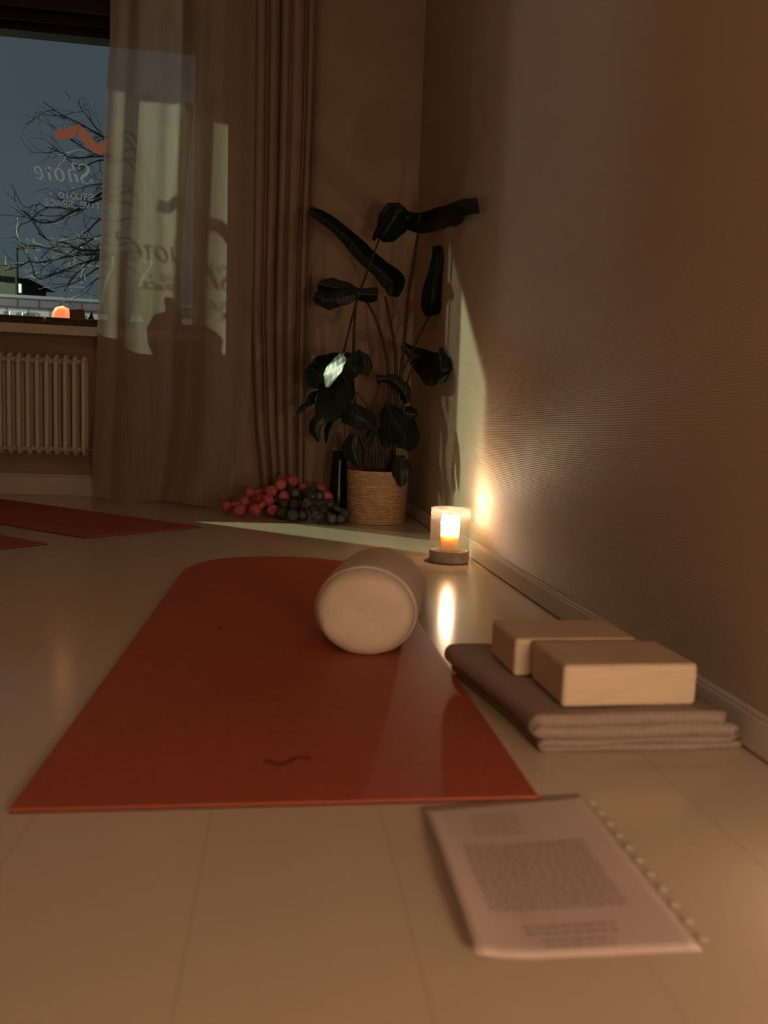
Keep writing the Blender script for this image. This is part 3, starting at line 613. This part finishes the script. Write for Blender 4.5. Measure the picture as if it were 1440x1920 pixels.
leaf([(706,712),(725,710),(742,718),(756,735),(765,755)], [8,6,12,14,4], D-.03, (.7, .3))
# lit leaf: blade turned towards the window, side leaf beside it
leaf([(645,661),(632,680),(623,700),(613,727)], [2,12,14,2], [D-.29, D-.31, D-.33, D-.34], fold=.05, nrm=(-.76, -.46, .45))
leaf([(645,664),(652,666),(660,670)], [3,5,1], [D-.33, D-.33, D-.33], fold=.05, nrm=(-.76, -.46, .45))
leaf([(638,668),(612,684),(594,696),(572,692)], [6,20,23,3], [D-.27, D-.24, D-.22, D-.2], (.6, .5))
leaf([(606,724),(588,718),(574,706)], [3,10,2], D-.11)
leaf([(642,668),(652,678),(662,690),(674,700)], [7,22,26,8], [D-.15, D-.14, D-.12, D-.1], (.5, .3))
leaf([(668,658),(678,672),(684,688),(680,704)], [4,12,14,6], D-.1, (.3, .3))
leaf([(650,700),(640,722),(626,748),(612,770),(600,788)], [8,26,30,24,8], [D-.10, D-.13, D-.15, D-.17, D-.18], (.4, .4))
leaf([(612,738),(592,742),(574,758),(553,779)], [6,9,6,2], [D-.1, D-.1, D-.12, D-.14], (.8, .4))
leaf([(606,782),(594,792),(591,808),(598,828)], [9,11,10,2], D-.18, (.5, .3))
leaf([(640,782),(626,790),(618,808),(612,831)], [5,9,10,2], D-.14, (.5, .3))
leaf([(636,768),(652,775),(672,782),(690,792),(706,806)], [8,17,20,16,3], [D-.1, D-.12, D-.13, D-.12, D-.1], (.4, .4))
leaf([(724,760),(736,785),(750,805),(760,825),(756,842)], [6,24,31,25,10], [D-.05, D-.08, D-.10, D-.12, D-.13], (.35, .4))
leaf([(757,772),(770,776),(784,777)], [10,13,2], D-.09)
leaf([(664,818),(660,836),(664,852),(672,872)], [8,17,18,6], D-.07, (.4, .4))
leaf([(720,798),(722,815),(724,838)], [9,12,5], D-.04)
leaf([(752,862),(752,876),(753,892),(752,913)], [10,18,15,2], [D-.17, D-.18, D-.185, D-.19], (.3, .3))
leaf([(738,866),(745,860),(754,858),(760,862)], [2,5,4,2], D-.17)
leaf([(700,806),(690,822),(684,840)], [6,9,3], D-.03)

# ------------------------------------------------------------------ dumbbells
def dumbbell(kind, px, py, Y, ang, pitch=0, L=.155, r=.030, label='', group=''):
    m_ = M[kind]; c = at(px, py, Y)
    e = bpy.data.objects.new('dumbbell', None); COL.objects.link(e); e.location = c; e.rotation_euler = (0, -pitch, ang); tag(e, label, 'dumbbell', group)
    def rot(mb): return mb.xf(Matrix.Rotation(PI/2, 4, 'Y'))
    for s_ in (-1, 1):
        z0 = s_*L/2; z1 = s_*(L/2-.046)
        pr = [(0, z0), (r*.62, z0), (r*.66, z0-s_*.001), (r*.95, z0-s_*.007), (r, z0-s_*.012), (r, z1+s_*.010), (r*.8, z1), (r*.35, z1-s_*.004), (0, z1-s_*.004)]
        if s_ > 0: pr = pr[::-1]
        h = rot(MB().lathe(pr, 12)); h.build('head', m_, e, smooth=False, bevel=.0015)
    rot(MB().lathe([(0, -L/2+.04), (.0145, -L/2+.04), (.0165, 0), (.0145, L/2-.04), (0, L/2-.04)], 14)).build('handle', m_, e, smooth=True)
    return e
r0 = .030
GP = 'coral dumbbells heaped against the drape'; GG = 'charcoal dumbbells heaped beside the basket'
# (head centre px, depth, heading of the axis, pitch); the centre is moved back by half a length
def db(kind, hx, hy, Y, ang, pitch, label, L=.150, r=.031):
    c = at(hx, hy, Y); d = Vector((math.cos(ang)*math.cos(pitch), math.sin(ang)*math.cos(pitch), math.sin(pitch)))
    c = c + d*(L/2-.02)
    if c.z - abs(d.z)*(L/2-.02) < r+.001: c.z = r+.001 + abs(d.z)*(L/2-.02)
    e = dumbbell(kind, 0, 0, 1, ang, pitch, L, r, label, GP if kind == 'pink' else GG); e.location = c
P90 = PI/2
db('pink', 423, 951, 4.10, .40, .22, 'coral dumbbell at the far left end of the heap, lying sideways')
db('pink', 449, 957, 4.02, P90-.1, .0, 'coral dumbbell on the floor facing front, leftmost faceted end')
db('pink', 477, 958, 3.99, .76, .50, 'coral dumbbell with slanting handle, front middle of the coral heap')
db('pink', 511, 957, 4.03, P90, .0, 'coral dumbbell on the floor facing front next to the charcoal heap')
db('pink', 491, 937, 4.14, P90+.3, .0, 'coral dumbbell tucked in behind the slanting handle')
db('pink', 509, 921, 4.12, P90-.35, .0, 'coral dumbbell in the second layer below the topmost pair')
db('pink', 527, 909, 4.14, P90, .0, 'coral dumbbell on top of the heap, round end facing front')
db('pink', 549, 902, 4.22, P90+.55, .0, 'coral dumbbell at the very top, furthest right against the drape')
db('pink', 533, 931, 4.10, P90-.1, .0, 'coral dumbbell end showing just left of the charcoal heap')
db('pink', 466, 925, 4.22, .35, .1, 'coral dumbbell leaning on the sheer curtain hem behind the others')
db('pink', 566, 916, 4.22, .2, .0, 'coral dumbbell showing above the charcoal heap')
db('pink', 614, 932, 4.12, P90, .0, 'single coral dumbbell showing among the charcoal ones near the vase')
db('grey_db', 549, 974, 3.86, P90-.05, .0, 'charcoal dumbbell on the floor, front left of the charcoal heap', r=.030)
db('grey_db', 529, 962, 3.95, P90+.2, .0, 'charcoal dumbbell touching the coral ones on the floor', r=.030)
db('grey_db', 568, 968, 3.93, P90+.05, .0, 'charcoal dumbbell on the floor in the shadowed middle', r=.028)
db('grey_db', 598, 976, 3.80, 2.18, .62, 'charcoal dumbbell with long handle slanting up to the left', r=.030)
db('grey_db', 622, 977, 3.81, P90+.1, .0, 'charcoal dumbbell facing front, second from the basket', r=.028)
db('grey_db', 639, 976, 3.82, P90-.1, .0, 'charcoal dumbbell facing front on the floor nearest the basket', r=.026)
db('grey_db', 648, 964, 3.86, 2.58, .45, 'charcoal dumbbell with shiny handle leaning up from beside the basket', r=.026)
db('grey_db', 606, 958, 3.90, 2.35, .68, 'charcoal dumbbell slanting across the middle of the heap', r=.028)
db('grey_db', 552, 946, 3.99, P90-.2, .0, 'charcoal dumbbell in the second layer at the left', r=.028)
db('grey_db', 533, 944, 4.02, P90+.4, .0, 'charcoal dumbbell in the second layer touching the coral heap', r=.026)
db('grey_db', 553, 924, 4.05, P90+.2, .0, 'charcoal dumbbell at the top left of the charcoal heap', r=.028)
db('grey_db', 577, 924, 4.05, P90-.3, .0, 'charcoal dumbbell at the top middle of the charcoal heap', r=.028)
db('grey_db', 599, 930, 4.02, P90, .0, 'charcoal dumbbell near the top with a glinting end', r=.026)

# ------------------------------------------------------------------ blanket, blocks, sheet
bk = MB(); lay = [(.397, .712, .0062), (.395, .690, .0165), (.388, .714, .0340), (.386, .680, .0520)]; ths = [.0052, .0052, .0098, .0092]
path = []
def uturn(xc, z0, z1, sgn, n=7):
    zc = (z0+z1)/2; rr = abs(z1-z0)/2
    return [(xc + sgn*rr*math.sin(PI*k/n), zc - rr*math.cos(PI*k/n)) for k in range(n+1)]
segs = 26
path += [(lay[0][1] - (lay[0][1]-lay[0][0])*i/segs, lay[0][2]) for i in range(segs)]
path += uturn(lay[0][0], lay[0][2], lay[1][2], -1)
path += [(lay[0][0] + (lay[1][1]-lay[0][0])*i/segs, lay[1][2]) for i in range(1, segs)]
path += uturn(lay[1][1], lay[1][2], lay[2][2], 1, 6)
path += [(lay[1][1] - (lay[1][1]-lay[2][0])*i/segs, lay[2][2]) for i in range(1, segs)]
path += uturn(lay[2][0], lay[2][2], lay[3][2], -1)
path += [(lay[2][0] + (lay[3][1]-lay[2][0])*i/segs, lay[3][2]) for i in range(1, segs+1)]
ny = 36; n2 = len(path); v = []; f = []
for j in range(ny+1):
    tj = j/ny; y0 = 1.060 + (1.44-1.060)*tj
    for side in (1, -1):
        rng = range(n2) if side == 1 else range(n2-1, -1, -1)
        for i in rng:
            x_, z_ = path[i]; a = path[min(i+1, n2-1)]; b_ = path[max(i-1, 0)]; tx_ = a[0]-b_[0]; tz_ = a[1]-b_[1]; L_ = math.hypot(tx_, tz_)
            nx_, nz2 = -tz_/L_, tx_/L_
            th = ths[0] if z_ < .010 else ths[1] if z_ < .0225 else ths[2] if z_ < .043 else ths[3]
            w_ = .0030*noise.noise(Vector((x_*9, y0*7, z_*30))) * (1 if z_ > .012 else .3)
            shr_ = -.045*tj + .012*math.sin(tj*5)*(.4)       # blanket lies a little askew
            x2 = min(x_ + shr_*(1 if x_ < .6 else .25) + nx_*th*side, .7165)
            yy_ = y0 + .010*noise.noise(Vector((x_*8, z_*60, 3)))*(1 if tj < .5 else -1) - .006*(z_ > .03)
            v.append((x2, yy_, max(z_ + nz2*th*side + w_, .0008)))
row = 2*n2
for j in range(ny):
    for k in range(row): a = j*row+k; b_ = j*row+(k+1) % row; f.append((a, b_, b_+row, a+row))
for i in range(n2-1):
    a, b_, c_, d_ = i, i+1, row-2-i, row-1-i
    f.append((a, d_, c_, b_)); o_ = ny*row; f.append((o_+a, o_+b_, o_+c_, o_+d_))
o = link('folded_blanket', v, f, M['blanket'], None, True)
tag(o, 'taupe blanket folded into a flat pile on the floor by the wall', 'blanket')
def block(cx, cy, rz, label):
    o = MB().box((-.1095, -.068, 0), (.1095, .068, .066)).build('yoga_block', M['blockwood'], bevel=.007, seg=3)
    o.location = (cx, cy, .0625); o.rotation_euler = (0, 0, rz); return tag(o, label, 'yoga block', 'pale wooden yoga blocks on the blanket')
block(.5335, 1.150, .03, 'pale wooden yoga block nearest the viewer on the folded blanket')
block(.503, 1.298, .03, 'pale wooden yoga block behind the nearest one on the blanket')

# information sheet in a punched plastic sleeve
sh = empty('sleeved_sheet', (.29, .78, 0), label='printed paper sheet in a clear punched sleeve, tucked under the mat corner', cat='paper')
NL = Vector((.181, .622, 0)); NR = Vector((.395, .620, 0)); FL = Vector((.183, .908, 0)); FR = Vector((.397, .934, 0))
def pp(u, w_, z=0): 
    a = NL.lerp(NR, u); b_ = FL.lerp(FR, u); q = a.lerp(b_, w_)
    lift = .010*max(0, 1-u/.30)**2 * math.sin(PI*min(1, max(0, (1-w_)*.80)))   # left edge curls up
    return (q.x, q.y, .0012 + z + lift)
def sheet(u0, u1, w0, w1, z, n=20):
    v = [pp(u0+(u1-u0)*i/n, w0+(w1-w0)*j/n, z) for j in range(n+1) for i in range(n+1)]
    return v, [(j*(n+1)+i, j*(n+1)+i+1, (j+1)*(n+1)+i+1, (j+1)*(n+1)+i) for j in range(n) for i in range(n)]
v, f = sheet(0, 1, 0, .985, 0); o = link('paper', v, f, M['paper'], sh, True, True); o.modifiers.new('s', 'SOLIDIFY').thickness = .0003
v, f = sheet(-.005, 1.065, -.012, .985, .0009); o = link('plastic_sleeve', v, f, M['sleeve'], sh, True, True)
mb = MB()
for k in range(11):
    w_ = .04 + .085*k; c = Vector(pp(1.04, w_, .0011)); mb.lathe([(.0022, 0), (.0042, 0), (.0042, .0006), (.0022, .0006)], 12, c, close=True)
mb.build('punched_edge', mat('white_punched_strip', (.75,.66,.58), .4), sh, world=True)
mb = MB(); random.seed(11)
def textline(u0, u1, w_, h=.0075):
    u = u0
    while u < u1:
        l_ = random.uniform(.02, .06); e_ = min(u+l_, u1)
        mb.add([pp(u, w_, .0004), pp(e_, w_, .0004), pp(e_, w_+h, .0004), pp(u, w_+h, .0004)], [(0, 1, 2, 3)]); u = e_ + .012
for k in range(6): textline(.24, .54, .865-.030*k, .009)
for k in range(17): textline(.14, .82, .625-.0245*k, .012)
for k in range(2): textline(.26, .70, .135-.03*k, .012)
for k in range(2): textline(.32, .64, .070-.028*k, .010)
mb.build('printed_text', M['ink'], sh, world=True)
